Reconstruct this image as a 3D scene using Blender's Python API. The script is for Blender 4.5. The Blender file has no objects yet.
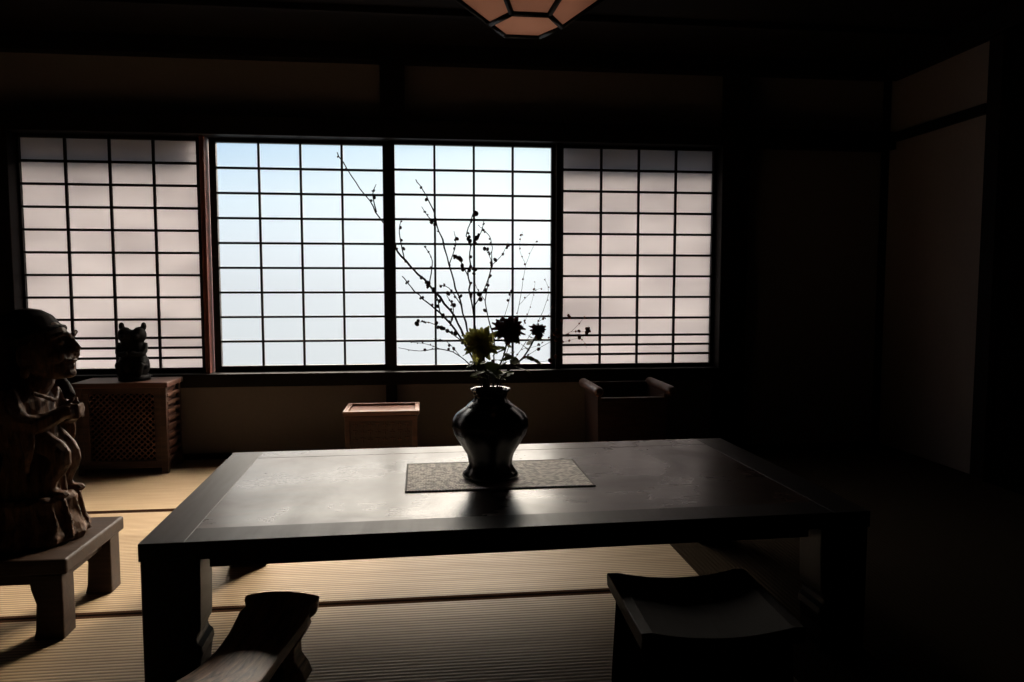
import bpy, math, random
from mathutils import Vector, Matrix, Euler
random.seed(7)
C = bpy.context.scene.collection
sc = bpy.context.scene
sc.view_settings.view_transform = 'Standard'
sc.view_settings.look = 'None'
sc.view_settings.exposure = 0
sc.view_settings.gamma = 1

# ------------------------------------------------------------ materials
def newmat(name):
    m = bpy.data.materials.new(name); m.use_nodes = True
    nt = m.node_tree
    b = nt.nodes.get('Principled BSDF')
    return m, nt, b
def N(nt, t, **k):
    n = nt.nodes.new(t)
    for a, v in k.items(): setattr(n, a, v)
    return n
def wood(name, c1, c2, rough=0.5, scale=(1, 12, 12), bump=0.15, spec=0.5, coat=0.0, rvar=0.1, nscale=6, stain=0.0, chisel=0.0):
    m, nt, b = newmat(name)
    tc = N(nt, 'ShaderNodeTexCoord'); mp = N(nt, 'ShaderNodeMapping')
    mp.inputs['Scale'].default_value = scale
    nt.links.new(tc.outputs['Object'], mp.inputs['Vector'])
    n1 = N(nt, 'ShaderNodeTexNoise'); n1.inputs['Scale'].default_value = nscale
    n1.inputs['Detail'].default_value = 6; n1.inputs['Distortion'].default_value = 0.6
    nt.links.new(mp.outputs[0], n1.inputs['Vector'])
    r = N(nt, 'ShaderNodeValToRGB')
    r.color_ramp.elements[0].position = 0.3; r.color_ramp.elements[1].position = 0.72
    r.color_ramp.elements[0].color = (*c1, 1); r.color_ramp.elements[1].color = (*c2, 1)
    nt.links.new(n1.outputs['Fac'], r.inputs['Fac']); nt.links.new(r.outputs[0], b.inputs['Base Color'])
    mr = N(nt, 'ShaderNodeMapRange')
    mr.inputs['To Min'].default_value = rough - rvar; mr.inputs['To Max'].default_value = rough + rvar
    nt.links.new(n1.outputs['Fac'], mr.inputs['Value'])
    if stain:
        n2 = N(nt, 'ShaderNodeTexNoise'); n2.inputs['Scale'].default_value = 2.8; n2.inputs['Detail'].default_value = 5; n2.inputs['Roughness'].default_value = .55
        n2.inputs['Distortion'].default_value = .5
        nt.links.new(tc.outputs['Object'], n2.inputs['Vector'])
        m2 = N(nt, 'ShaderNodeMapRange'); m2.inputs[1].default_value = .32; m2.inputs[2].default_value = .66; m2.inputs[3].default_value = -stain; m2.inputs[4].default_value = stain
        nt.links.new(n2.outputs['Fac'], m2.inputs[0])
        ad = N(nt, 'ShaderNodeMath', operation='ADD'); nt.links.new(mr.outputs[0], ad.inputs[0]); nt.links.new(m2.outputs[0], ad.inputs[1])
        nt.links.new(ad.outputs[0], b.inputs['Roughness'])
        m3 = N(nt, 'ShaderNodeMapRange'); m3.inputs[1].default_value = .32; m3.inputs[2].default_value = .66; m3.inputs[3].default_value = spec * 1.2; m3.inputs[4].default_value = spec * .6
        nt.links.new(n2.outputs['Fac'], m3.inputs[0]); nt.links.new(m3.outputs[0], b.inputs['Specular IOR Level'])
    else:
        nt.links.new(mr.outputs[0], b.inputs['Roughness'])
        b.inputs['Specular IOR Level'].default_value = spec
    bp = N(nt, 'ShaderNodeBump'); bp.inputs['Strength'].default_value = bump; bp.inputs['Distance'].default_value = 0.002
    nt.links.new(n1.outputs['Fac'], bp.inputs['Height']); nt.links.new(bp.outputs[0], b.inputs['Normal'])
    if chisel:
        vo = N(nt, 'ShaderNodeTexVoronoi', feature='SMOOTH_F1'); vo.inputs['Scale'].default_value = 42; vo.inputs['Smoothness'].default_value = .15
        nt.links.new(tc.outputs['Object'], vo.inputs['Vector'])
        b2 = N(nt, 'ShaderNodeBump'); b2.inputs['Strength'].default_value = chisel; b2.inputs['Distance'].default_value = .006
        nt.links.new(vo.outputs['Distance'], b2.inputs['Height']); nt.links.new(bp.outputs[0], b2.inputs['Normal']); nt.links.new(b2.outputs[0], b.inputs['Normal'])
    return m
def plain(name, c, rough=0.6, spec=0.3, nscale=30, var=0.15, bump=0.0, trans=0.0):
    m, nt, b = newmat(name)
    tc = N(nt, 'ShaderNodeTexCoord')
    n1 = N(nt, 'ShaderNodeTexNoise'); n1.inputs['Scale'].default_value = nscale; n1.inputs['Detail'].default_value = 4
    nt.links.new(tc.outputs['Object'], n1.inputs['Vector'])
    r = N(nt, 'ShaderNodeValToRGB')
    r.color_ramp.elements[0].color = (*[x * (1 - var) for x in c], 1); r.color_ramp.elements[1].color = (*[min(1, x * (1 + var)) for x in c], 1)
    nt.links.new(n1.outputs['Fac'], r.inputs['Fac']); nt.links.new(r.outputs[0], b.inputs['Base Color'])
    b.inputs['Roughness'].default_value = rough; b.inputs['Specular IOR Level'].default_value = spec
    if bump:
        bp = N(nt, 'ShaderNodeBump'); bp.inputs['Strength'].default_value = bump; bp.inputs['Distance'].default_value = 0.002
        nt.links.new(n1.outputs['Fac'], bp.inputs['Height']); nt.links.new(bp.outputs[0], b.inputs['Normal'])
    if trans:
        out = nt.nodes['Material Output']; t = N(nt, 'ShaderNodeBsdfTranslucent'); nt.links.new(r.outputs[0], t.inputs[0])
        mx = N(nt, 'ShaderNodeMixShader'); mx.inputs[0].default_value = trans
        nt.links.new(b.outputs[0], mx.inputs[1]); nt.links.new(t.outputs[0], mx.inputs[2]); nt.links.new(mx.outputs[0], out.inputs[0])
    return m

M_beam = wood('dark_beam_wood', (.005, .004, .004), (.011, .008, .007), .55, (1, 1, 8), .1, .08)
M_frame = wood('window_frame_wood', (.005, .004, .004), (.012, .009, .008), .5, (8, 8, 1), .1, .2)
M_jamb = wood('red_jamb_wood', (.08, .022, .015), (.14, .042, .028), .45, (8, 8, 1), .1, .3)
M_table = wood('lacquered_table_wood', (.008, .004, .003), (.030, .016, .011), .29, (1.2, 9, 9), .03, .20, 0.0, .04, 4, stain=.06)
M_tablef = wood('lacquered_table_frame_wood', (.005, .0035, .003), (.011, .007, .006), .42, (9, 1.2, 9), .06, .10, 0.0, .07, 4)
M_bench = wood('bench_wood', (.018, .010, .007), (.055, .032, .022), .5, (1, 10, 10), .3, .2)
M_statue = wood('carved_statue_wood', (.024, .011, .006), (.15, .072, .038), .6, (16, 16, 1.6), .7, .2, chisel=.7)
M_shaded = wood('shaded_carved_wood', (.006, .004, .003), (.020, .011, .007), .7, (10, 10, 1.6), .4, .06)  # statue wood again, with the shade of its dark left side in the colour
M_red = wood('reddish_box_wood', (.035, .014, .010), (.10, .042, .028), .45, (1, 10, 10), .2, .25)
M_cab = wood('cabinet_wood', (.020, .009, .006), (.055, .025, .017), .45, (1, 9, 9), .15, .25)
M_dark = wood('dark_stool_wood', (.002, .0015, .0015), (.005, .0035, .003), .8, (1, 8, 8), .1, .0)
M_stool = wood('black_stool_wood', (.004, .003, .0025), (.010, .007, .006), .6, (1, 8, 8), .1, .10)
M_rest = wood('weathered_armrest_wood', (.035, .018, .012), (.36, .22, .15), .45, (16, 1.4, 10), .6, .35)
M_fig = plain('black_figurine_wood', (.004, .003, .003), .6, .12, 40, .3, .1)
M_vase = plain('dark_bronze_glaze', (.005, .006, .010), .25, .42, 25, .4, .2)
M_stem = plain('dry_branch_bark', (.02, .013, .010), .7, .2)
M_berry = plain('berry_skin', (.05, .012, .01), .4, .4)
M_leaf = plain('leaf', (.09, .11, .035), .5, .3, trans=.4)
M_yel = plain('yellow_green_petals', (.58, .56, .17), .6, .2, trans=.5)
M_mar = plain('maroon_petals', (.09, .026, .026), .6, .2, trans=.4)
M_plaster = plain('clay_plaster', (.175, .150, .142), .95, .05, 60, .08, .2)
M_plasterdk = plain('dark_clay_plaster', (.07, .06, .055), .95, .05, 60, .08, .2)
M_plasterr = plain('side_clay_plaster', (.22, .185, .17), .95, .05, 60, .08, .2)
M_ceil = wood('ceiling_boards', (.008, .006, .005), (.014, .010, .008), .6, (1, 10, 1), .1, .05)

def tatami():
    m, nt, b = newmat('tatami')
    L = nt.links.new
    tc = N(nt, 'ShaderNodeTexCoord'); sp = N(nt, 'ShaderNodeSeparateXYZ'); L(tc.outputs['Object'], sp.inputs[0])
    def math_(op, a, bv=None, c=None):
        n = N(nt, 'ShaderNodeMath', operation=op)
        for i, v in enumerate((a, bv, c)):
            if v is None: continue
            if isinstance(v, (int, float)): n.inputs[i].default_value = v
            else: L(v, n.inputs[i])
        return n.outputs[0]
    X, Y = sp.outputs[0], sp.outputs[1]
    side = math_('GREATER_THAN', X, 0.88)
    wy = math_('SINE', math_('MULTIPLY', Y, 2 * math.pi / 0.0155))
    wx = math_('SINE', math_('MULTIPLY', X, 2 * math.pi / 0.0155))
    mixw = N(nt, 'ShaderNodeMix'); L(side, mixw.inputs[0]); L(wy, mixw.inputs[2]); L(wx, mixw.inputs[3])
    w = mixw.outputs[0]
    def band(src, pos, hw):
        return math_('LESS_THAN', math_('ABSOLUTE', math_('SUBTRACT', src, pos)), hw)
    notside = math_('SUBTRACT', 1.0, side)
    bd = math_('MULTIPLY', math_('ADD', math_('ADD', band(Y, 2.20, .022), band(Y, 3.23, .022)), band(Y, 1.15, .022)), notside)
    seam = math_('MULTIPLY', math_('ADD', band(Y, 2.20, .006), band(Y, 3.23, .006)), notside)
    n1 = N(nt, 'ShaderNodeTexNoise'); n1.inputs['Scale'].default_value = 3; n1.inputs['Detail'].default_value = 8
    mp = N(nt, 'ShaderNodeMapping'); mp.inputs['Scale'].default_value = (1, 14, 1); L(tc.outputs['Object'], mp.inputs[0]); L(mp.outputs[0], n1.inputs['Vector'])
    r = N(nt, 'ShaderNodeValToRGB'); r.color_ramp.elements[0].position = .25; r.color_ramp.elements[1].position = .75
    r.color_ramp.elements[0].color = (.40, .28, .165, 1); r.color_ramp.elements[1].color = (.55, .405, .25, 1)
    L(n1.outputs['Fac'], r.inputs[0])
    g = N(nt, 'ShaderNodeMapRange'); L(w, g.inputs[0]); g.inputs[1].default_value = -1; g.inputs[2].default_value = .2; g.inputs[3].default_value = .42; g.inputs[4].default_value = 1
    mul = N(nt, 'ShaderNodeMix', data_type='RGBA', blend_type='MULTIPLY'); mul.inputs[0].default_value = 1
    L(r.outputs[0], mul.inputs[6]); L(g.outputs[0], mul.inputs[7])
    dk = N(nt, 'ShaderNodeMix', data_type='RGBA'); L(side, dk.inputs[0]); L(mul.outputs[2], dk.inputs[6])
    dk.inputs[7].default_value = (.040, .029, .020, 1)  # right-hand mats: shade and missing sheen put into a darker base colour
    bc = N(nt, 'ShaderNodeMix', data_type='RGBA'); L(bd, bc.inputs[0]); L(dk.outputs[2], bc.inputs[6]); bc.inputs[7].default_value = (.045, .022, .014, 1)
    s2 = N(nt, 'ShaderNodeMix', data_type='RGBA'); L(seam, s2.inputs[0]); L(bc.outputs[2], s2.inputs[6]); s2.inputs[7].default_value = (.004, .003, .002, 1)
    L(s2.outputs[2], b.inputs['Base Color'])
    b.inputs['Roughness'].default_value = .6
    L(math_('MULTIPLY', math_('SUBTRACT', 1.0, math_('MAXIMUM', bd, side)), .3), b.inputs['Specular IOR Level'])
    bp = N(nt, 'ShaderNodeBump'); bp.inputs['Strength'].default_value = .4; bp.inputs['Distance'].default_value = .002
    L(math_('MULTIPLY', w, math_('SUBTRACT', 1.0, bd)), bp.inputs['Height']); L(bp.outputs[0], b.inputs['Normal'])
    return m
M_tatami = tatami()

def paper():
    m, nt, b = newmat('shoji_paper'); L = nt.links.new
    out = nt.nodes['Material Output']
    tc = N(nt, 'ShaderNodeTexCoord'); n1 = N(nt, 'ShaderNodeTexNoise'); n1.inputs['Scale'].default_value = 2.5; n1.inputs['Detail'].default_value = 8
    mp = N(nt, 'ShaderNodeMapping'); mp.inputs['Scale'].default_value = (.8, 1, 2.4); L(tc.outputs['Object'], mp.inputs[0]); L(mp.outputs[0], n1.inputs['Vector'])
    r = N(nt, 'ShaderNodeValToRGB'); r.color_ramp.elements[0].position = .32; r.color_ramp.elements[1].position = .68
    r.color_ramp.elements[0].color = (.50, .475, .52, 1); r.color_ramp.elements[1].color = (.80, .765, .82, 1)
    L(n1.outputs['Fac'], r.inputs[0])
    t = N(nt, 'ShaderNodeBsdfTranslucent'); d = N(nt, 'ShaderNodeBsdfDiffuse'); mx = N(nt, 'ShaderNodeMixShader'); mx.inputs[0].default_value = .118
    L(r.outputs[0], t.inputs[0]); d.inputs[0].default_value = (.5, .45, .42, 1)
    L(d.outputs[0], mx.inputs[1]); L(t.outputs[0], mx.inputs[2]); L(mx.outputs[0], out.inputs[0])
    return m
M_paper = paper()
def glass():
    m, nt, b = newmat('frosted_glass'); L = nt.links.new
    out = nt.nodes['Material Output']
    tp = N(nt, 'ShaderNodeBsdfTransparent'); tp.inputs[0].default_value = (.99, 1, 1, 1)
    t = N(nt, 'ShaderNodeBsdfTranslucent'); t.inputs[0].default_value = (.68, .77, .84, 1)
    mx = N(nt, 'ShaderNodeMixShader'); mx.inputs[0].default_value = .03
    L(tp.outputs[0], mx.inputs[1]); L(t.outputs[0], mx.inputs[2]); L(mx.outputs[0], out.inputs[0])
    return m
M_glass = glass()

# ------------------------------------------------------------ mesh builder
class MB:
    def __init__(s): s.v = []; s.f = []; s.m = []; s.smooth = []
    def add(s, vs, fs, mi=0, sm=False):
        o = len(s.v); s.v += [tuple(v) for v in vs]
        for f in fs: s.f.append([i + o for i in f]); s.m.append(mi); s.smooth.append(sm)
    def box(s, x0, x1, y0, y1, z0, z1, mi=0, mat=None):
        vs = [Vector(p) for p in ((x0, y0, z0), (x1, y0, z0), (x1, y1, z0), (x0, y1, z0), (x0, y0, z1), (x1, y0, z1), (x1, y1, z1), (x0, y1, z1))]
        if mat: vs = [mat @ v for v in vs]
        s.add(vs, [(0, 3, 2, 1), (4, 5, 6, 7), (0, 1, 5, 4), (1, 2, 6, 5), (2, 3, 7, 6), (3, 0, 4, 7)], mi)
    def lathe(s, prof, n=48, mi=0, c=(0, 0, 0), lobe=0, k=0, closed=True):
        vs = []; fs = []
        for z, r in prof:
            for i in range(n):
                a = 2 * math.pi * i / n; rr = r * (1 + lobe * math.cos(k * a))
                vs.append((c[0] + rr * math.cos(a), c[1] + rr * math.sin(a), c[2] + z))
        for j in range(len(prof) - 1):
            for i in range(n):
                i2 = (i + 1) % n; fs.append((j * n + i, j * n + i2, (j + 1) * n + i2, (j + 1) * n + i))
        if closed:
            fs.append(tuple(range(n))[::-1]); fs.append(tuple((len(prof) - 1) * n + i for i in range(n)))
        s.add(vs, fs, mi, True)
    def tube(s, pts, rads, n=6, mi=0):
        pts = [Vector(p) for p in pts]; vs = []; fs = []
        for j, p in enumerate(pts):
            d = (pts[min(j + 1, len(pts) - 1)] - pts[max(j - 1, 0)]).normalized()
            a = d.cross(Vector((0, 1, .13))).normalized(); b_ = d.cross(a).normalized()
            r = rads[min(j, len(rads) - 1)] if isinstance(rads, (list, tuple)) else rads
            for i in range(n):
                t = 2 * math.pi * i / n; vs.append(p + (a * math.cos(t) + b_ * math.sin(t)) * r)
        for j in range(len(pts) - 1):
            for i in range(n):
                i2 = (i + 1) % n; fs.append((j * n + i, j * n + i2, (j + 1) * n + i2, (j + 1) * n + i))
        fs.append(tuple(range(n))); fs.append(tuple((len(pts) - 1) * n + i for i in range(n))[::-1])
        s.add(vs, fs, mi, True)
    def ell(s, c, r, rot=(0, 0, 0), n=16, mi=0):
        R_ = Euler(rot).to_matrix(); vs = []; fs = []; h = n // 2
        for j in range(h + 1):
            ph = math.pi * j / h
            if j in (0, h):
                vs.append(R_ @ Vector((0, 0, r[2] * math.cos(ph))) + Vector(c)); continue
            for i in range(n):
                t = 2 * math.pi * i / n
                vs.append(R_ @ Vector((r[0] * math.sin(ph) * math.cos(t), r[1] * math.sin(ph) * math.sin(t), r[2] * math.cos(ph))) + Vector(c))
        def idx(j, i): return 0 if j == 0 else (1 + (h - 1) * n if j == h else 1 + (j - 1) * n + i % n)
        for j in range(h):
            for i in range(n):
                if j == 0: fs.append((0, idx(1, i), idx(1, i + 1)))
                elif j == h - 1: fs.append((idx(j, i), idx(h, 0), idx(j, i + 1)))
                else: fs.append((idx(j, i), idx(j + 1, i), idx(j + 1, i + 1), idx(j, i + 1)))
        s.add(vs, fs, mi, True)
    def prism(s, outline, a0, a1, axis='y', mi=0):
        n = len(outline)
        def P(u, w, a): return (u, a, w) if axis == 'y' else ((a, u, w) if axis == 'x' else (u, w, a))
        vs = [P(u, w, a0) for u, w in outline] + [P(u, w, a1) for u, w in outline]
        fs = [tuple(range(n)), tuple(range(n, 2 * n))[::-1]] + [(i, n + i, n + (i + 1) % n, (i + 1) % n) for i in range(n)]
        s.add(vs, fs, mi)
    def obj(s, name, mats, parent=None, loc=(0, 0, 0), bevel=0, rot=(0, 0, 0), fix=True):
        me = bpy.data.meshes.new(name); me.from_pydata(s.v, [], s.f)
        for m in (mats if isinstance(mats, (list, tuple)) else [mats]): me.materials.append(m)
        for p, mi, sm in zip(me.polygons, s.m, s.smooth): p.material_index = mi; p.use_smooth = sm
        me.update()
        if fix:
            import bmesh
            bm = bmesh.new(); bm.from_mesh(me); bmesh.ops.recalc_face_normals(bm, faces=bm.faces); bm.to_mesh(me); bm.free()
        o = bpy.data.objects.new(name, me); C.objects.link(o); o.location = loc; o.rotation_euler = rot
        if parent: o.parent = parent
        if bevel:
            b = o.modifiers.new('bevel', 'BEVEL'); b.width = bevel; b.segments = 2; b.limit_method = 'ANGLE'; b.angle_limit = .8
        return o
def thing(name, loc, label, cat, rot=0, group=None):
    e = bpy.data.objects.new(name, None); C.objects.link(e); e.location = loc; e.rotation_euler = (0, 0, rot)
    e.empty_display_size = .1
    e['label'] = label; e['category'] = cat
    if group: e['group'] = group
    return e
def tag(o, label, cat, group=None):
    o['label'] = label; o['category'] = cat
    if group: o['group'] = group
    return o
def struct(o): o['kind'] = 'structure'; return o
def catmull(pts, k=6):
    pts = [Vector(p) for p in pts]; out = []
    P = [pts[0]] + pts + [pts[-1]]
    for i in range(1, len(P) - 2):
        for j in range(k):
            t = j / k; a, b, c, d = P[i - 1], P[i], P[i + 1], P[i + 2]
            out.append(.5 * ((2 * b) + (c - a) * t + (2 * a - 5 * b + 4 * c - d) * t * t + (3 * b - a - 3 * c + d) * t ** 3))
    out.append(pts[-1]); return out

# ------------------------------------------------------------ room shell
XL, XR, YB, YF, CH = -2.45, 2.72, 4.18, -1.6, 2.25
def sbox(name, *a, mat, bevel=0):
    m = MB(); m.box(*a); return struct(m.obj(name, mat, bevel=bevel))
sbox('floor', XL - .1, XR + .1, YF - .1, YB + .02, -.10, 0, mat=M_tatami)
sbox('ceiling', XL - .1, XR + .1, YF - .1, YB + .2, CH, CH + .08, mat=M_ceil)
m = MB()
m.box(XL - .1, XR + .1, YB + .02, YB + .12, -.1, .41)
m.box(XL - .1, XR + .1, YB + .02, YB + .12, 1.80, CH)
m.box(XL - .1, -2.17, YB + .02, YB + .12, .41, 1.80)
m.box(1.70, XR + .1, YB + .02, YB + .12, .41, 1.80)
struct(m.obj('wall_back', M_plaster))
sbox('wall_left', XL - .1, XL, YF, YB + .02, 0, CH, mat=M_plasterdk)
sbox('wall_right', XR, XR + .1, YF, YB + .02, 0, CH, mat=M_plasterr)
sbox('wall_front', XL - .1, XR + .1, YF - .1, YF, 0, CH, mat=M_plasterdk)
k = [0]
def trim(*a, mat=M_beam):
    k[0] += 1; return sbox('trim_%d' % k[0], *a, mat=mat, bevel=.004)
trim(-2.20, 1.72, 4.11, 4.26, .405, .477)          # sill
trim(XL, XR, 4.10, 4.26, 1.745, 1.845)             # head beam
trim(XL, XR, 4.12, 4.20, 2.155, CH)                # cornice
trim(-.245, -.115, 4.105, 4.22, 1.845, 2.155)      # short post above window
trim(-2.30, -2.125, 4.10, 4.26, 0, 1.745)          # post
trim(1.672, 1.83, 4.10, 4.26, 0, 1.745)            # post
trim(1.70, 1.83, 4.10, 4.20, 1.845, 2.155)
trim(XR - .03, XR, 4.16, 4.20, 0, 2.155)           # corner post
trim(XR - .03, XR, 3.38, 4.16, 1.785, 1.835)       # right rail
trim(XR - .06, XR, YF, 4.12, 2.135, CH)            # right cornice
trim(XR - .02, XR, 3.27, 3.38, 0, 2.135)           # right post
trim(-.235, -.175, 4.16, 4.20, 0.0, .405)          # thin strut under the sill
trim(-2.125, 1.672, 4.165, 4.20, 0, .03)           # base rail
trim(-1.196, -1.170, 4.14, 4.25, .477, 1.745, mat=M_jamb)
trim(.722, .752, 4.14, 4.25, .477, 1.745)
m = MB(); m.box(XR - .025, XR, 2.35, 3.27, 0, 2.135); m.box(XR - .035, XR - .025, 2.35, 2.39, 0, 2.135); m.box(XR - .035, XR - .025, 3.23, 3.27, 0, 2.135)
m.box(XR - .035, XR - .025, 2.39, 3.23, 1.76, 1.8); m.box(XR - .035, XR - .025, 2.39, 3.23, 0, .04)
struct(m.obj('door_1', M_dark))
for i in range(9):
    y = -1.2 + i * .6
    trim(XL, XR, y, y + .035, CH - .03, CH, mat=M_ceil)

def panel(n, x0, x1, z0, z1, yc, cols, rows, st, bar, mats, pane):
    m = MB(); d = .014
    m.box(x0, x0 + st, yc - d, yc + d, z0, z1); m.box(x1 - st, x1, yc - d, yc + d, z0, z1)
    m.box(x0 + st, x1 - st, yc - d, yc + d, z0, z0 + st * .9); m.box(x0 + st, x1 - st, yc - d, yc + d, z1 - st * .6, z1)
    ix0, ix1 = x0 + st, x1 - st; iz0, iz1 = z0 + st * .9, z1 - st * .6
    for i in range(1, cols):
        x = ix0 + (ix1 - ix0) * i / cols; m.box(x - bar / 2, x + bar / 2, yc - .008, yc + .006, iz0, iz1)
    tot = sum(rows); z = iz1
    for r in rows[:-1]:
        z -= (iz1 - iz0) * r / tot; m.box(ix0, ix1, yc - .0095, yc + .006, z - bar / 2, z + bar / 2)
    m.add([(ix0, yc + .007, iz0), (ix1, yc + .007, iz0), (ix1, yc + .007, iz1), (ix0, yc + .007, iz1)], [(0, 1, 2, 3)], 1)
    return struct(m.obj('window_%d' % n, [mats, pane], fix=False))
sr = [.12] * 8 + [.10, .055, .055, .055]
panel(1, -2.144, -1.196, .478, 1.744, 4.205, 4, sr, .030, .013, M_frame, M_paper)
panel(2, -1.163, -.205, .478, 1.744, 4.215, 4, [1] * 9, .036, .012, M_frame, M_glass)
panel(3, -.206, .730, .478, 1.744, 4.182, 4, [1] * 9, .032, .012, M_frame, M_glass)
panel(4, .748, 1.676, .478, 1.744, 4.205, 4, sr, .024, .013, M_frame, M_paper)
trim(-3, 3.2, 4.32, 4.55, 2.05, 2.10)  # unseen eave outside, added to shade the window top
trim(-2.4, -1.20, 4.33, 4.36, 1.66, 2.05)  # unseen outside board, added to darken the top rows of the left paper
trim(.765, 1.95, 4.33, 4.36, 1.66, 2.05)  # matching unseen board, blocks light from the top of the right paper

# ------------------------------------------------------------ table
T = thing('low_table', (.228, 2.20, 0), 'dark lacquered low wooden table with framed top and thick legs', 'table', rot=.026)
hx, hy = .894, .465
m = MB()
m.box(-hx + .1, hx - .1, -hy + .098, hy - .098, .335, .3693)
m.obj('table_top', M_table, T)
for s in (-1, 1):
    m = MB(); m.box(min(s * (hx - .1), s * hx), max(s * (hx - .1), s * hx), -hy, hy, .328, .37); m.obj('side_frame', M_tablef, T, bevel=.0015)
    m = MB(); m.box(-hx + .1, hx - .1, min(s * (hy - .098), s * hy), max(s * (hy - .098), s * hy), .328, .37); m.obj('end_frame', M_table if s > 0 else M_tablef, T, bevel=.0015)
    a, b_ = hx - .14, hy - .05
    m = MB(); m.box(-a, a, min(s * b_, s * (b_ - .03)), max(s * b_, s * (b_ - .03)), .29, .33); m.obj('apron', M_tablef, T, bevel=.003)
    m = MB(); m.box(min(s * (a + .05), s * (a + .08)), max(s * (a + .05), s * (a + .08)), -b_ + .1, b_ - .1, .29, .33); m.obj('apron', M_tablef, T, bevel=.003)
def leg_outline(s):
    pts = [(0, .33), (.130, .33), (.129, .25), (.127, .17), (.125, .155), (.119, .147), (.116, .136), (.119, .125), (.128, .116), (.130, .10), (.126, .088), (.122, .06), (.122, .03), (.122, 0), (0, 0)]
    return [(p[0] * s, p[1]) for p in pts]
for sx in (-1, 1):
    for sy in (-1, 1):
        m = MB(); m.prism(leg_outline(-sx), -.055, .055)
        m.obj('leg', M_tablef, T, loc=(sx * (hx - .001), sy * (hy - .06), 0), bevel=.005)

def runner_mat():
    m, nt, b = newmat('woven_runner'); L = nt.links.new
    tc = N(nt, 'ShaderNodeTexCoord')
    br = N(nt, 'ShaderNodeTexBrick'); br.inputs['Scale'].default_value = 44; br.inputs['Mortar Size'].default_value = .05; br.inputs['Mortar Smooth'].default_value = .1
    br.inputs['Brick Width'].default_value = .42; br.inputs['Row Height'].default_value = .36
    br.inputs['Color1'].default_value = (.52, .48, .43, 1); br.inputs['Color2'].default_value = (.17, .155, .14, 1); br.inputs['Mortar'].default_value = (.82, .76, .67, 1)
    L(tc.outputs['Object'], br.inputs['Vector'])
    n1 = N(nt, 'ShaderNodeTexNoise'); n1.inputs['Scale'].default_value = 60; n1.inputs['Detail'].default_value = 1; L(tc.outputs['Object'], n1.inputs['Vector'])
    r = N(nt, 'ShaderNodeValToRGB'); r.color_ramp.elements[0].position = .44; r.color_ramp.elements[1].position = .52
    r.color_ramp.elements[0].color = (.6, .6, .6, 1); r.color_ramp.elements[1].color = (1, 1, 1, 1); L(n1.outputs['Fac'], r.inputs[0])
    mx = N(nt, 'ShaderNodeMix', data_type='RGBA', blend_type='MULTIPLY'); mx.inputs[0].default_value = 1
    L(br.outputs[0], mx.inputs[6]); L(r.outputs[0], mx.inputs[7]); L(mx.outputs[2], b.inputs['Base Color'])
    b.inputs['Roughness'].default_value = .75
    return m
m = MB(); m.box(-.275, .275, -.165, .165, 0, .002)
m.box(-.275, .275, -.165, -.159, .002, .0030, 1); m.box(-.275, .275, .159, .165, .002, .0030, 1)
m.box(-.275, -.269, -.159, .159, .002, .0030, 1); m.box(.269, .275, -.159, .159, .002, .0030, 1)
o = m.obj('table_runner', [runner_mat(), plain('runner_hem', (.12, .11, .10), .8)], loc=(.205, 2.235, .3702), rot=(0, 0, .01))
tag(o, 'grey patterned woven cloth mat lying under the vase', 'table mat')

# ------------------------------------------------------------ vase
VX, VY, VZ = .185, 2.20, .3734
V = thing('vase', (VX, VY, VZ), 'dark bulbous vase with short neck holding berry branches', 'vase')
prof = [(0, .070), (.004, .078), (.014, .080), (.024, .072), (.042, .063), (.07, .068), (.10, .086), (.13, .104), (.155, .112), (.178, .110), (.196, .099), (.212, .078), (.226, .056), (.242, .047), (.256, .050), (.265, .057), (.270, .058), (.268, .053), (.256, .045), (.24, .042), (.20, .06), (.1, .06), (.05, .04)]
m = MB(); m.lathe(prof, 96, lobe=.03, k=8); m.obj('vase_body', M_vase, V)
m = MB(); m.lathe([(.004, .083), (.008, .0855), (.014, .083)], 48, closed=False); m.obj('foot_ring', M_vase, V)
m = MB(); m.lathe([(.219, .071), (.225, .064), (.231, .056)], 48, closed=False); m.obj('neck_ring', M_vase, V)

# ------------------------------------------------------------ flower arrangement
def P3(dx, dz, dy=0): return Vector((dx / 100, dy / 100, dz / 100))
def branch(name, label, main, twigs, r0, berries, brad=.0042, cat='branch', dotmat=None, group='berry branches in the vase'):
    """points in cm relative to the vase mouth (x, z, depth)"""
    e = thing(name, (VX + .0, VY, VZ + .27), label, cat, group=group)
    m = MB(); P = catmull([P3(*p) for p in main], 5); n = len(P)
    P = [p + Vector((random.uniform(-1, 1), random.uniform(-1, 1), 0)) * r0 * (.9 if i > 5 else 0) for i, p in enumerate(P)]
    m.tube(P, [r0 * (1 - .7 * i / n) * random.uniform(.85, 1.25) for i in range(n)], 6)
    allp = list(P[n // 4:])
    for tw in twigs:
        T_ = catmull([P3(*p) for p in tw], 4); q = len(T_)
        m.tube(T_, [r0 * .5 * (1 - .6 * i / q) for i in range(q)], 5); allp += T_[2:] * 2
    m.obj('stem', M_stem, e)
    for i in range(berries):
        p = allp[min(len(allp) - 1, max(0, int(i * len(allp) / berries + random.uniform(-1.5, 1.5))))]; off = Vector((random.uniform(-1, 1), random.uniform(-.6, .6), random.uniform(-.6, 1))).normalized()
        b = MB(); s = brad * random.choice((.5, .6, .75, .9, 1.15)); b.ell((0, 0, 0), (s * random.uniform(.8, 1.1), s, s * random.uniform(.95, 1.35)), (0, random.uniform(-1, 1), 0), n=10)
        b.obj('berry', dotmat or M_berry, e, loc=p + off * (s + .0005))
BL = 'bare curving branch dotted with small dark berries'
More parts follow.
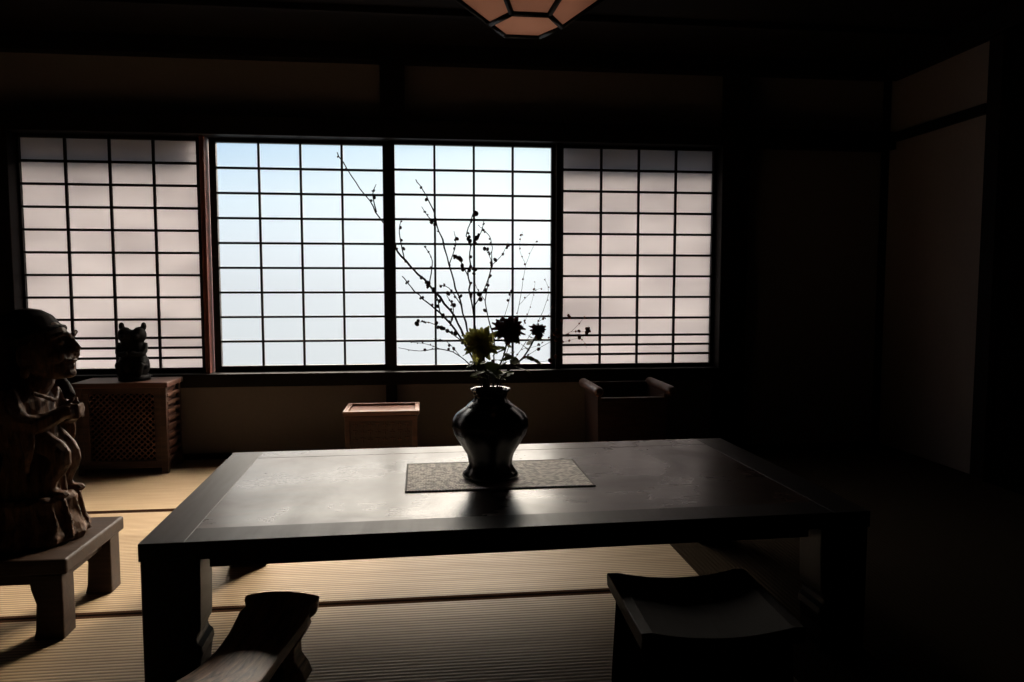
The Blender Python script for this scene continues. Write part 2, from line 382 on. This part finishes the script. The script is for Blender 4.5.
branch('berry_branch', 'tallest thin branch reaching far out with few buds', [(-.8, -22, 0), (-1, 0, 0), (-6, 12, 1), (-10.5, 21.5, 1), (-18, 31, 0), (-25, 38, -1), (-28.5, 44, -1), (-33, 52, 0), (-38.5, 60.5, 1), (-44, 69, 0)],
       [[(-25, 38, -1), (-26.5, 46, 0), (-26, 50, 1)], [(-18, 31, 0), (-17, 38, 1), (-19, 42, 2)], [(-33, 52, 0), (-34, 57, 0), (-33, 60, 0)]], .0042, 26, .0048)
branch('berry_branch', BL, [(0, -20, .5), (-1, 1, 1), (-5, 12, 3), (-8.5, 25, 4), (-12, 37, 3), (-15.5, 49, 3), (-18, 56, 3), (-21.5, 62, 3)],
       [[(-8.5, 25, 4), (-12, 30, 5), (-15, 31, 5)], [(-12, 37, 3), (-10, 43, 3), (-10.5, 47, 3)], [(-15.5, 49, 3), (-18, 51, 2), (-20, 54, 2)]], .0036, 24, .0048)
branch('berry_branch', BL, [(0, -20, -.5), (-.5, 1, -1), (-3, 12, -3), (-5.5, 24, -4), (-6.5, 33, -4), (-6, 42, -4), (-7, 46, -4), (-4.5, 53, -4)],
       [[(-5.5, 24, -4), (-2, 30, -5), (0, 37, -5), (-1.5, 41, -5)], [(-6.5, 33, -4), (-9, 38, -4), (-10.5, 39, -4)], [(-6, 42, -4), (-3, 46, -4), (-2, 50, -4)]], .0036, 46, .0066)
branch('berry_branch', BL, [(.8, -20, 0), (-2, 1, .5), (-8, 14, -2), (-15, 23, -4), (-21, 28, -4), (-26, 33.5, -4)],
       [[(-15, 23, -4), (-16, 28, -5), (-20, 33, -5)], [(-8, 14, -2), (-12, 17, -2), (-18, 20, -2), (-22, 20, -2)], [(-12, 19, -3), (-11, 24, -3), (-13, 28, -3)]], .0038, 46, .0056)
branch('berry_branch', BL, [(-.5, -20, -.5), (-3, 2, -1), (-9, 10, -5), (-15, 12.5, -6), (-21, 12, -6), (-27, 13, -6)],
       [[(-9, 10, -5), (-13, 14.5, -5), (-17, 15.5, -5)], [(-15, 12.5, -6), (-19, 14, -6), (-23, 14.5, -6)]], .0022, 18, .0038)
branch('berry_branch', BL, [(0, -20, 1), (1, 2, 2), (1.5, 14, 4), (-1, 26, 5), (1, 37, 5), (.5, 45, 5), (-3, 49, 5)],
       [[(1.5, 14, 4), (5, 22, 5), (7, 29, 5)], [(-1, 26, 5), (-4, 31, 5), (-4, 36, 5)], [(1, 37, 5), (4, 40, 5), (6, 44, 5)]], .0024, 28, .0050)
M_sprig = plain('dry_sprig', (.16, .045, .025), .7, .2)
SL = 'wispy reddish dried sprig with tiny flower heads'
branch('dried_sprig', SL, [(.5, -20, 0), (2, 1, 0), (6, 13, 2), (9, 25, 2), (11, 37, 2), (14, 44, 2)],
       [[(9, 25, 2), (13, 29, 2), (16, 30, 2)], [(11, 37, 2), (9, 42, 2), (10, 47, 2)], [(6, 13, 2), (10, 18, 3), (13, 26, 3), (14, 32, 3)]], .0011, 24, .0034, 'dried flower', M_sprig, 'dried sprigs in the vase')
branch('dried_sprig', SL, [(.5, -20, 1), (3, 1, 1), (10, 9, -1), (18, 14, -2), (24, 17, -2), (28, 21, -2)],
       [[(18, 14, -2), (22, 14, -2), (27, 15, -2), (29, 12, -2)], [(18, 14, -2), (20, 19, -2), (24, 22, -2)], [(24, 17, -2), (28, 17, -2), (30, 18, -2)], [(10, 9, -1), (16, 8, -1), (21, 10, -1)]], .0012, 30, .0056, 'dried flower', M_sprig, 'dried sprigs in the vase')
branch('dried_sprig', SL, [(0, -20, -1), (3, 1, -1), (9, 12, -3), (14, 20, -3), (17, 28, -3), (16, 33, -3)],
       [[(14, 20, -3), (18, 23, -3), (19, 27, -3)], [(9, 12, -3), (14, 13, -3), (18, 16, -3)]], .0011, 18, .0036, 'dried flower', M_sprig, 'dried sprigs in the vase')

def flower(label, c, R, mat, tilt, stem_to=(0, -18, 0), dense=7, leaves=16, dome=.0, pw=.125, rag=.34):
    e = thing('chrysanthemum', (VX, VY, VZ + .27), label, 'flower', group=None)
    m = MB(); cc = P3(*c); P = catmull([P3(*stem_to), P3(c[0] * .15, 1, c[2] * .3), P3(c[0] * .7, c[1] * .55, c[2] * .8), cc], 5)
    m.tube(P, .0025, 6); m.obj('stem', M_stem, e)
    m = MB(); E = Euler(tilt).to_matrix()
    for L_ in range(dense):
        n = 16 - L_; el = -.2 - dome + L_ * (1.5 + dome) / dense; ln = R * (1 - .06 * L_)
        for i in range(n):
            a = 2 * math.pi * (i + .5 * (L_ % 2)) / n + random.uniform(-.2, .2); e2 = el + random.uniform(-.28, .28)
            d = Vector((math.cos(a) * math.cos(e2), math.sin(a) * math.cos(e2), math.sin(e2))); t = Vector((-math.sin(a), math.cos(a), 0)); u = d.cross(t)
            w = R * pw; pts = []; ll = ln * random.uniform(1 - rag, 1.12); cu = random.uniform(-.1, .3)
            for s_, ww, up in ((.05, .4, 0), (.4, .9, .1), (.75, 1.1, .45), (1, .35, 1)):
                base = d * ll * s_ - u * ll * up * cu
                pts += [E @ (base - t * w * ww) + cc, E @ (base + u * w * .35) + cc, E @ (base + t * w * ww) + cc]
            fs = []
            for q in range(3):
                for h in range(2): j = q * 3 + h; fs.append((j, j + 1, j + 4, j + 3))
            m.add(pts, fs, 0, True)
    m.ell(cc, (R * .3, R * .3, R * .25), n=12)
    m.obj('petals', mat, e, fix=False)
    m = MB()
    for i in range(leaves):
        p0 = P[min(len(P) - 2, int(len(P) * (.42 + .5 * i / leaves)))]; a = random.uniform(0, 6.28); d = Vector((math.cos(a), math.sin(a), random.uniform(-.3, .6))).normalized()
        t = d.cross(Vector((0, 0, 1))).normalized(); t = (t + Vector((0, 0, random.uniform(-.7, .7)))).normalized(); pts = []
        for s_, ww in ((0, .1), (.2, .7), (.4, 1), (.55, .65), (.75, .85), (1, .05)):
            b0 = p0 + d * .055 * s_ + Vector((0, 0, -.012 * s_ * s_)); pts += [b0 - t * .015 * ww, b0 + Vector((0, 0, -.002)), b0 + t * .015 * ww]
        fs = []
        for q in range(5):
            for h in range(2): j = q * 3 + h; fs.append((j, j + 1, j + 4, j + 3))
        m.add(pts, fs, 0, True)
    m.obj('leaves', M_leaf, e, fix=False)
flower('yellow-green chrysanthemum bloom low in the vase', (-3.4, 14, -5), .060, M_yel, (.95, 0, -.3))
flower('large dark maroon chrysanthemum bloom low in the vase', (5.6, 18.2, -2), .057, M_mar, (.5, .2, 0), dome=.4, pw=.15)
flower('small dark drooping maroon bloom beside the larger one', (14.5, 17.5, -1), .030, M_mar, (.6, .8, 0), dense=5, leaves=10, dome=.3, pw=.15)

# ------------------------------------------------------------ pendant lamp
LX, LY = .292, 2.20
Lp = thing('pendant_lamp', (LX, LY, CH), 'hexagonal wooden lantern lamp with paper panels hanging from ceiling', 'lamp')
def ring(r, z): return [Vector((r * math.cos(math.pi / 3 * i + .0), r * math.sin(math.pi / 3 * i), z)) for i in range(6)]
zs = [(.105, 1.708 - CH), (.245, 1.808 - CH), (.245, 1.90 - CH), (.13, 1.98 - CH)]
rings = [ring(*q) for q in zs]
m = MB()
for R_ in rings:
    for i in range(6): m.tube([R_[i], R_[(i + 1) % 6]], .009, 4)
for j in range(3):
    for i in range(6): m.tube([rings[j][i], rings[j + 1][i]], .009, 4)
m.obj('lamp_frame', M_frame, Lp)
def lamp_paper():
    m, nt, b = newmat('lamp_paper'); L = nt.links.new; out = nt.nodes['Material Output']
    t = N(nt, 'ShaderNodeBsdfTranslucent'); t.inputs[0].default_value = (.75, .48, .38, 1)
    d = N(nt, 'ShaderNodeBsdfDiffuse'); d.inputs[0].default_value = (.6, .40, .32, 1)
    tc = N(nt, 'ShaderNodeTexCoord'); n1 = N(nt, 'ShaderNodeTexNoise'); n1.inputs['Scale'].default_value = 14; L(tc.outputs['Object'], n1.inputs['Vector'])
    mx = N(nt, 'ShaderNodeMixShader'); mr = N(nt, 'ShaderNodeMapRange'); mr.inputs[3].default_value = .5; mr.inputs[4].default_value = .7
    L(n1.outputs['Fac'], mr.inputs[0]); L(mr.outputs[0], mx.inputs[0]); L(d.outputs[0], mx.inputs[1]); L(t.outputs[0], mx.inputs[2]); L(mx.outputs[0], out.inputs[0])
    return m
m = MB()
for j in range(3):
    for i in range(6):
        m.add([rings[j][i], rings[j][(i + 1) % 6], rings[j + 1][(i + 1) % 6], rings[j + 1][i]], [(0, 1, 2, 3)])
m.add(rings[0], [(5, 4, 3, 2, 1, 0)])
m.obj('lamp_shade', lamp_paper(), Lp, fix=False)
m = MB(); m.prism([(p.x, p.y) for p in ring(.14, 0)], 1.975 - CH, 1.99 - CH, 'z'); m.lathe([(1.99 - CH, .03), (2.03 - CH, .02)], 16); m.obj('lamp_cap', M_frame, Lp)
m = MB(); m.tube([(0, 0, 2.03 - CH), (0.0001, 0, -.02)], .004, 8); m.lathe([(-.025, .045), (0, .05)], 24); m.obj('cord', M_frame, Lp)
li = bpy.data.lights.new('lamp_fill', 'POINT'); li.energy = .30; li.color = (1, .66, .48); li.shadow_soft_size = .03  # weak warm light added inside the lantern to brighten its paper
lo = bpy.data.objects.new('lamp_fill', li); C.objects.link(lo); lo.parent = Lp; lo.location = (0, 0, 1.86 - CH)

# ------------------------------------------------------------ display bench + statue
B = thing('low_bench', (-1.335, 2.24, 0), 'low dark wooden bench with block legs carrying a carved statue', 'bench')
m = MB(); m.box(-.37, .37, -.19, .19, .180, .222); m.obj('bench_top', M_bench, B, bevel=.006)
m = MB(); m.box(-.33, .33, -.15, .15, .14, .180); m.obj('apron', M_bench, B, bevel=.003)
for sx in (-1, 1):
    for sy in (-1, 1):
        m = MB(); s = -sx
        m.prism([(0, .18), (.085 * s, .18), (.08 * s, .14), (.068 * s, .10), (.072 * s, .03), (.078 * s, 0), (0, 0)], -.035, .035)
        m.obj('leg', M_bench, B, loc=(sx * .355, sy * .152, 0), bevel=.004)

S = thing('carved_statue', (-1.142, 2.25, .222), 'carved wooden standing deity figure with hood and sack on a stump', 'statue', rot=-.10)
def remesh(o, v=.006, sm=4, smooth=True):
    r = o.modifiers.new('remesh', 'REMESH'); r.mode = 'VOXEL'; r.voxel_size = v; r.use_smooth_shade = smooth
    if sm:
        s = o.modifiers.new('smooth', 'SMOOTH'); s.iterations = sm; s.factor = .5
m = MB()
m.ell((-.015, 0, .35), (.075, .10, .14)); m.ell((.0, 0, .29), (.066, .085, .09))
m.lathe([(.12, .078), (.15, .084), (.20, .068), (.26, .066), (.34, .073)], 9)
for i in range(12):
    a = -2.1 + i * .37; r = .078
    m.tube([(r * 1.08 * math.cos(a), r * 1.08 * math.sin(a), .12), (r * 1.0 * math.cos(a + .05), r * 1.0 * math.sin(a + .05), .19), (r * .88 * math.cos(a + .2), r * .88 * math.sin(a + .2), .28)], [.016, .012, .007], 4)
for (yy, kx, kz) in ((-.035, .108, .245), (.045, .090, .235)):
    m.tube(catmull([(.03, yy, .30), (kx - .015, yy, kz + .02), (kx, yy, kz - .015), (.080, yy, .19), (.070, yy, .155), (.080, yy, .13)], 2), [.034, .034, .033, .031, .029, .026, .023, .021, .020, .02, .024], 6)
    m.ell((.095, yy, .135), (.034, .02, .014), n=8)
for s in (-1, 1):
    m.tube(catmull([(-.01, .09 * s, .43), (.02, .105 * s, .375), (.055, .090 * s, .345), (.095, .055 * s, .355), (.115, .03 * s, .37)], 2), [.038, .038, .038, .032, .030, .028, .024, .021, .021], 6)
    m.tube(catmull([(.045, .095 * s, .335), (.055, .098 * s, .28), (.042, .09 * s, .21)], 3), [.030, .028, .025, .020, .015, .010], 4)
    for q in range(3): m.tube(catmull([(.0, .115 * s, .42 - q * .022), (.04, .12 * s, .38 - q * .022), (.075, .09 * s, .36 - q * .016)], 3), .007, 4)
    m.ell((.122, .026 * s, .372), (.024, .019, .021), n=10)
    for f_ in range(4): m.tube([(.128, .022 * s, .354 + f_ * .011), (.148, .012 * s, .354 + f_ * .011), (.148, -.002 * s, .356 + f_ * .011)], [.0065, .006, .005], 8)
    m.tube([(.120, .02 * s, .392), (.136, .006 * s, .408)], [.008, .005], 8)
m.tube(catmull([(.05, -.06, .43), (.07, -.02, .41), (.075, .0, .40)], 3), .008, 4); m.tube(catmull([(.05, .06, .43), (.07, .02, .41), (.075, .0, .40)], 3), .008, 4)
m.ell((.03, 0, .465), (.045, .045, .05))
o = m.obj('figure', M_statue, S, fix=False); remesh(o, .0045, 1, False)
HX = .026
m = MB()
m.ell((.025 + HX, 0, .548), (.077, .074, .088)); m.ell((.062 + HX, 0, .498), (.047, .045, .037))
m.tube([(.097 + HX, 0, .586), (.114 + HX, 0, .560), (.122 + HX, 0, .548)], [.008, .011, .012], 6); m.ell((.112 + HX, 0, .545), (.016, .017, .009))
for s in (-1, 1):
    m.ell((.080 + HX, .038 * s, .532), (.026, .021, .021), n=10); m.tube(catmull([(.104 + HX, .006 * s, .588), (.100 + HX, .03 * s, .596), (.078 + HX, .054 * s, .584)], 3), .0075, 6)
    m.ell((.092 + HX, .028 * s, .568), (.008, .012, .006)); m.ell((.015 + HX, .078 * s, .535), (.018, .012, .035)); m.ell((.02 + HX, .08 * s, .49), (.012, .010, .018))
m.tube(catmull([(.082 + HX, -.032, .521), (.106 + HX, -.015, .518), (.112 + HX, 0, .516), (.106 + HX, .015, .518), (.082 + HX, .032, .521)], 3), .0055, 6)
m.tube(catmull([(.090 + HX, -.020, .502), (.106 + HX, 0, .500), (.090 + HX, .020, .502)], 3), .0065, 6)
m.ell((.092 + HX, 0, .480), (.022, .024, .016), n=10)
o = m.obj('head', M_statue, S, fix=False); remesh(o, .0034, 1, False)
m = MB()
m.ell((.010, 0, .592), (.086, .090, .074)); m.ell((-.035, 0, .545), (.065, .085, .10))
m.tube(catmull([(.01, -.088, .575), (.074, -.062, .602), (.098, 0, .612), (.074, .062, .602), (.01, .088, .575)], 4), .009, 6)
for s in (-1, 1): m.tube(catmull([(.01, .084 * s, .59), (-.005, .090 * s, .53), (-.003, .093 * s, .47), (.01, .083 * s, .43)], 4), .017, 6)
o = m.obj('hood', M_shaded, S, fix=False); remesh(o, .004, 3)
m = MB()
m.ell((-.15, .05, .45), (.11, .14, .14)); m.ell((-.10, .0, .55), (.06, .06, .06)); m.tube(catmull([(-.10, .02, .53), (-.04, .09, .50), (.04, .10, .44), (.08, .07, .40)], 5), .016, 10)
m.ell((-.14, -.03, .27), (.10, .14, .21)); m.ell((-.09, -.07, .40), (.075, .06, .13))
for i in range(7):
    a = i * .9; m.tube(catmull([(-.10, 0, .57), (-.15 + .05 * math.cos(a), .05 + .10 * math.sin(a), .54), (-.15 + .12 * math.cos(a), .05 + .14 * math.sin(a), .45)], 4), .010, 8)
o = m.obj('sack', M_shaded, S, fix=False); remesh(o, .006, 2)
m = MB()
m.lathe([(0, .135), (.02, .142), (.05, .128), (.09, .116), (.12, .120), (.135, .108)], 40, lobe=.05, k=9)
for i in range(18):
    a = i * .349; r = .123
    m.tube([(r * 1.1 * math.cos(a), r * 1.1 * math.sin(a), .008), (r * 1.0 * math.cos(a + .1), r * 1.0 * math.sin(a + .1), .06), (r * .94 * math.cos(a), r * .94 * math.sin(a), .125)], [.016, .012, .008], 4)
o = m.obj('stump_base', M_statue, S, fix=False); remesh(o, .0045, 1, False)

# ------------------------------------------------------------ cabinet with lattice
K = thing('lattice_cabinet', (-1.53, 3.985, 0), 'small reddish-brown wooden cabinet with lattice front and slatted side', 'cabinet')
hw, hd = .200, .112
m = MB(); m.box(-hw - .03, hw + .03, -hd - .02, hd + .005, .442, .468); m.obj('cabinet_top', M_red, K, bevel=.004)
m = MB()
for sx in (-1, 1):
    for sy in (-1, 1): m.box(sx * hw - .015, sx * hw + .015, sy * (hd - .015) - .015, sy * (hd - .015) + .015, 0, .442)
m.box(-hw, hw, -hd + .02, hd - .02, .03, .05); m.box(-hw, hw, -hd + .02, hd - .02, .42, .442); m.box(-hw + .01, hw - .01, hd - .02, hd - .01, .05, .43)
m.box(-hw + .015, hw - .015, -hd + .002, -hd + .022, .03, .07); m.box(-hw + .015, hw - .015, -hd + .002, -hd + .022, .41, .442)
m.box(-hw + .015, -hw + .045, -hd + .002, -hd + .022, .07, .41); m.box(hw - .045, hw - .015, -hd + .002, -hd + .022, .07, .41)
m.obj('cabinet_body', M_cab, K, bevel=.002)
m = MB(); m.box(-hw + .04, hw - .04, -hd + .024, -hd + .029, .06, .42); m.obj('backing_board', M_dark, K)
m = MB()
x0, x1, z0, z1 = -hw + .045, hw - .045, .07, .41
def clip(c, s):
    pts = []
    for x in (x0, x1):
        z = s * x + c
        if z0 <= z <= z1: pts.append((x, z))
    for z in (z0, z1):
        x = (z - c) / s
        if x0 < x < x1: pts.append((x, z))
    return pts[:2]
M_lat = wood('lattice_wood', (.08, .035, .022), (.17, .08, .052), .45, (1, 9, 9), .15, .3)
for s in (1, -1):
    c = -.2
    while c < .75:
        p = clip(c, s)
        if len(p) == 2: m.tube([(p[0][0], -hd + .014, p[0][1]), (p[1][0], -hd + .014, p[1][1])], .0038, 4)
        c += .029
m.obj('lattice_panel', M_lat, K)
for sx in (-1, 1):
    m = MB()
    for i in range(9): m.box(sx * hw - .008 + sx * .004, sx * hw + .008 + sx * .010, -hd + .02, hd - .02, .06 + i * .041, .078 + i * .041)
    m.box(sx * hw - .012, sx * hw + .0, -hd + .03, hd - .03, .05, .42)
    m.obj('side_slats', M_red, K, bevel=.002)

Fg = thing('carved_figurine', (-1.50, 3.975, .4685), 'small black carved wooden figurine of two huddled figures on cabinet', 'figurine')
m = MB(); m.lathe([(0, .075), (.02, .078), (.03, .068)], 24); m.obj('plinth', M_fig, Fg)
m = MB()
for s in (-1, 1):
    m.ell((.034 * s, 0, .075), (.042, .05, .065)); m.ell((.030 * s, -.005, .155), (.034, .040, .062)); m.ell((.034 * s, -.01, .232), (.036, .036, .042))
    m.ell((.033 * s, -.043, .226), (.014, .014, .013)); m.ell((.054 * s, 0, .276), (.014, .014, .022))
    m.tube(catmull([(.060 * s, -.005, .19), (.066 * s, -.03, .15), (.045 * s, -.055, .135), (.01 * s, -.058, .145)], 4), .013, 8)
    m.tube(catmull([(.062 * s, -.02, .07), (.058 * s, -.055, .085), (.045 * s, -.06, .04), (.04 * s, -.065, .035)], 4), .016, 8)
m.ell((0, 0, .17), (.035, .032, .09))
o = m.obj('figures', M_fig, Fg, fix=False); remesh(o, .004, 3)

# ------------------------------------------------------------ carved box near the wall
X = thing('carved_box_stool', (-.237, 3.86, 0), 'reddish wooden box stool with carved front standing by wall', 'stool')
m = MB(); m.box(-.168, .168, -.118, .118, .300, .312); m.box(-.19, .19, -.14, -.115, .302, .325); m.box(-.19, .19, .115, .14, .302, .325); m.box(-.19, -.165, -.115, .115, .302, .325); m.box(.165, .19, -.115, .115, .302, .325)
m.obj('seat', M_lat, X, bevel=.004)
m = MB(); m.box(-.17, .17, -.12, .12, .05, .302); m.obj('box_body', M_cab, X, bevel=.004)
m = MB(); m.box(-.18, .18, -.128, -.12, .275, .298); m.box(-.18, .18, -.128, -.12, .05, .075); m.box(-.18, -.155, -.128, -.12, .075, .275); m.box(.155, .18, -.128, -.12, .075, .275)
for i in range(8):
    for j in range(5):
        cx = -.130 + i * .037; cz = .10 + j * .038
        m.box(cx - .012, cx + .012, -.124, -.12, cz - .003 + .008 * ((i + j) % 2), cz + .004 + .008 * ((i + j) % 2)); m.box(cx - .002, cx + .003, -.124, -.12, cz - .012, cz + .014)
m.obj('carved_front', M_red, X, bevel=.001)
for sx in (-1, 1):
    for sy in (-1, 1): m = MB(); m.box(-.02, .02, -.02, .02, 0, .06); m.obj('foot', M_red, X, loc=(sx * .145, sy * .10, 0), bevel=.003)

Q = thing('open_wooden_box', (1.05, 3.86, 0), 'dark open wooden box with rounded side rails standing by wall', 'box')
m = MB()
for sx in (-1, 1):
    m.prism([(sx * .160, .03), (sx * .168, .41), (sx * .186, .41), (sx * .178, .03)], -.16, .16)
m.box(-.17, .17, -.16, -.14, .03, .36); m.box(-.17, .17, .14, .16, .03, .42); m.box(-.165, .165, -.14, .14, .03, .06)
m.obj('box_body', M_cab, Q, bevel=.003)
for sx in (-1, 1):
    m = MB(); m.tube([(sx * .19, -.225, .413), (sx * .19, -.218, .413), (sx * .19, -.20, .413), (sx * .19, .17, .413), (sx * .19, .19, .413)], [.014, .022, .026, .026, .020], 16); m.obj('side_rail', M_red, Q)
m = MB(); m.box(-.17, .17, -.165, -.14, .35, .375); m.obj('front_rail', M_cab, Q, bevel=.004)
for sx in (-1, 1):
    for sy in (-1, 1): m = MB(); m.box(-.02, .02, -.02, .02, 0, .035); m.obj('foot', M_cab, Q, loc=(sx * .14, sy * .13, 0), bevel=.003)

# ------------------------------------------------------------ concave armrest in front of table
A = thing('wooden_armrest', (-.362, 1.475, 0), 'low carved wooden armrest with curved scrolled top beside table', 'armrest', rot=-.16)
m = MB(); vs = []; fs = []
n = 56; hl = .255; cs = 11
for i in range(n + 1):
    t = -1 + 2 * i / n; y = t * hl; at = abs(t); z = .228 + .056 * at ** 2.2
    if at > .76: z -= (at - .76) ** 1.5 * .62
    w = .066 + .028 * at ** 1.5
    if .58 < at < .72: w -= .009 * math.sin((at - .58) / .14 * math.pi)
    if at > .72: w *= math.sqrt(max(.03, 1 - ((at - .72) / .28) ** 2 * .98))
    th_ = .036 * (1 if at < .8 else 1 + (at - .8) * 1.5)
    for j in range(cs): u = -1 + 2 * j / (cs - 1); vs.append((u * w, y, z - .010 * u * u + .004))
    for j in range(cs): u = 1 - 2 * j / (cs - 1); vs.append((u * w * .94, y, z - th_))
q = 2 * cs
for i in range(n):
    for j in range(q): j2 = (j + 1) % q; fs.append((i * q + j, i * q + j2, (i + 1) * q + j2, (i + 1) * q + j))
fs.append(tuple(range(q))); fs.append(tuple(n * q + j for j in range(q))[::-1])
m.add(vs, fs, 0, True); m.obj('armrest_top', M_rest, A, bevel=.002)
out = [(.050, .232), (.062, .220), (.068, .198), (.056, .175), (.044, .158), (.044, .130), (.060, .108), (.068, .086), (.054, .065), (.052, .045), (.072, .025), (.076, 0)]
out = out + [(-x, z) for x, z in out[::-1]]
for sy in (-1, 1):
    m = MB(); m.prism(out, -.026, .026); m.obj('leg', M_rest, A, loc=(0, sy * .165, 0), bevel=.003)
m = MB(); m.box(-.02, .02, -.15, .15, .09, .115); m.obj('stretcher', M_dark, A, bevel=.003)

# ------------------------------------------------------------ dark square stool
D = thing('square_stool', (.585, 1.525, 0), 'black wooden square stool with slightly raised rim standing before table', 'stool', rot=-.03)
m = MB(); nx = 14; vs = []; fs = []
for i in range(nx + 1):
    u = -1 + 2 * i / nx; x = .168 * u; z = .250 + .022 * u * u - (.006 if abs(u) > .99 else 0)
    vs += [(x, -.165, z - .006), (x, -.155, z), (x, .155, z), (x, .165, z - .006), (x, .160, z - .032), (x, -.160, z - .032)]
for i in range(nx):
    for j in range(6): j2 = (j + 1) % 6; fs.append((i * 6 + j, i * 6 + j2, i * 6 + 6 + j2, i * 6 + 6 + j))
fs.append(tuple(range(6))); fs.append(tuple(nx * 6 + j for j in range(6))[::-1])
m.add(vs, fs, 0, False); m.obj('seat', M_stool, D, bevel=.002)
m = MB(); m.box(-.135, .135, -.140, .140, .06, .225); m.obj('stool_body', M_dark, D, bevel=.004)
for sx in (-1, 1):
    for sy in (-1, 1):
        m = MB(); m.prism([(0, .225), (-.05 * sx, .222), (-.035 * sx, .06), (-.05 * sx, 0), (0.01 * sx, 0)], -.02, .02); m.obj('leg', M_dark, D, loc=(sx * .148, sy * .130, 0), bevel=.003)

# ------------------------------------------------------------ world (hazy sky, bright high up)
w = bpy.data.worlds.new('sky'); sc.world = w; w.use_nodes = True
nt = w.node_tree; L = nt.links.new; bg = nt.nodes['Background']
tc = N(nt, 'ShaderNodeTexCoord'); sp = N(nt, 'ShaderNodeSeparateXYZ'); L(tc.outputs['Generated'], sp.inputs[0])
mr = N(nt, 'ShaderNodeMapRange'); mr.inputs[1].default_value = -.15; mr.inputs[2].default_value = .25; L(sp.outputs[2], mr.inputs[0])
def ramp(cols):
    r = N(nt, 'ShaderNodeValToRGB'); e = r.color_ramp.elements
    e[0].position, e[0].color = cols[0][0], (*cols[0][1], 1); e[1].position, e[1].color = cols[-1][0], (*cols[-1][1], 1)
    for p, c in cols[1:-1]: x = e.new(p); x.color = (*c, 1)
    L(mr.outputs[0], r.inputs[0]); return r
rl = ramp([(.1, (.58, .62, .65)), (.38, (.62, .67, .72)), (.48, (.66, .73, .80)), (.65, (.65, .78, .88)), (.82, (.48, .67, .86))])
rr = ramp([(.1, (.69, .72, .75)), (.38, (.79, .83, .86)), (.48, (.89, .96, .98)), (.65, (.93, 1.0, 1.0)), (.82, (.78, .93, .98))])
mx = N(nt, 'ShaderNodeMapRange'); mx.inputs[1].default_value = -.25; mx.inputs[2].default_value = .08; L(sp.outputs[0], mx.inputs[0])
mix = N(nt, 'ShaderNodeMix', data_type='RGBA'); L(mx.outputs[0], mix.inputs[0]); L(rl.outputs[0], mix.inputs[6]); L(rr.outputs[0], mix.inputs[7])
dot = N(nt, 'ShaderNodeVectorMath', operation='DOT_PRODUCT'); L(tc.outputs['Generated'], dot.inputs[0])
dot.inputs[1].default_value = Vector((.58, .58, .55)).normalized()
lobe = N(nt, 'ShaderNodeMapRange'); lobe.inputs[1].default_value = .5; lobe.inputs[2].default_value = 1; lobe.inputs[3].default_value = .09; lobe.inputs[4].default_value = 1; L(dot.outputs['Value'], lobe.inputs[0])
hi = N(nt, 'ShaderNodeMapRange'); hi.inputs[1].default_value = .21; hi.inputs[2].default_value = .40; L(sp.outputs[2], hi.inputs[0])
mu = N(nt, 'ShaderNodeMath', operation='MULTIPLY'); L(lobe.outputs[0], mu.inputs[0]); L(hi.outputs[0], mu.inputs[1])
mu2 = N(nt, 'ShaderNodeVectorMath', operation='SCALE'); mu2.inputs[0].default_value = (37, 32, 26.5); L(mu.outputs[0], mu2.inputs['Scale'])
ad = N(nt, 'ShaderNodeVectorMath', operation='ADD'); L(mix.outputs[2], ad.inputs[0]); L(mu2.outputs[0], ad.inputs[1])
L(ad.outputs[0], bg.inputs[0]); bg.inputs[1].default_value = 1

pl = bpy.data.lights.new('window_portal', 'AREA'); pl.shape = 'RECTANGLE'; pl.size = 3.95; pl.size_y = 1.36
pl.cycles.is_portal = True
po = bpy.data.objects.new('window_portal', pl); C.objects.link(po); po.location = (-.235, 4.30, 1.12); po.rotation_euler = (-math.pi / 2, 0, 0)
su = bpy.data.lights.new('hazy_sun', 'SUN'); su.energy = 5.5; su.angle = math.radians(14); su.color = (1, .84, .64)
so = bpy.data.objects.new('hazy_sun', su); C.objects.link(so)
az, el = math.radians(30), math.radians(27)
d = Vector((math.sin(az) * math.cos(el), math.cos(az) * math.cos(el), math.sin(el)))
so.rotation_euler = d.to_track_quat('Z', 'Y').to_euler(); so.location = (2, 7, 5)

# ------------------------------------------------------------ camera
cam = bpy.data.cameras.new('camera'); cam.lens = 740 / 1024 * 36; cam.sensor_width = 36; cam.clip_start = .02
co = bpy.data.objects.new('camera', cam); C.objects.link(co); co.location = (0, 0, .95)
co.rotation_euler = (math.radians(90 - 4.25), 0, math.radians(-6.5))
sc.camera = co
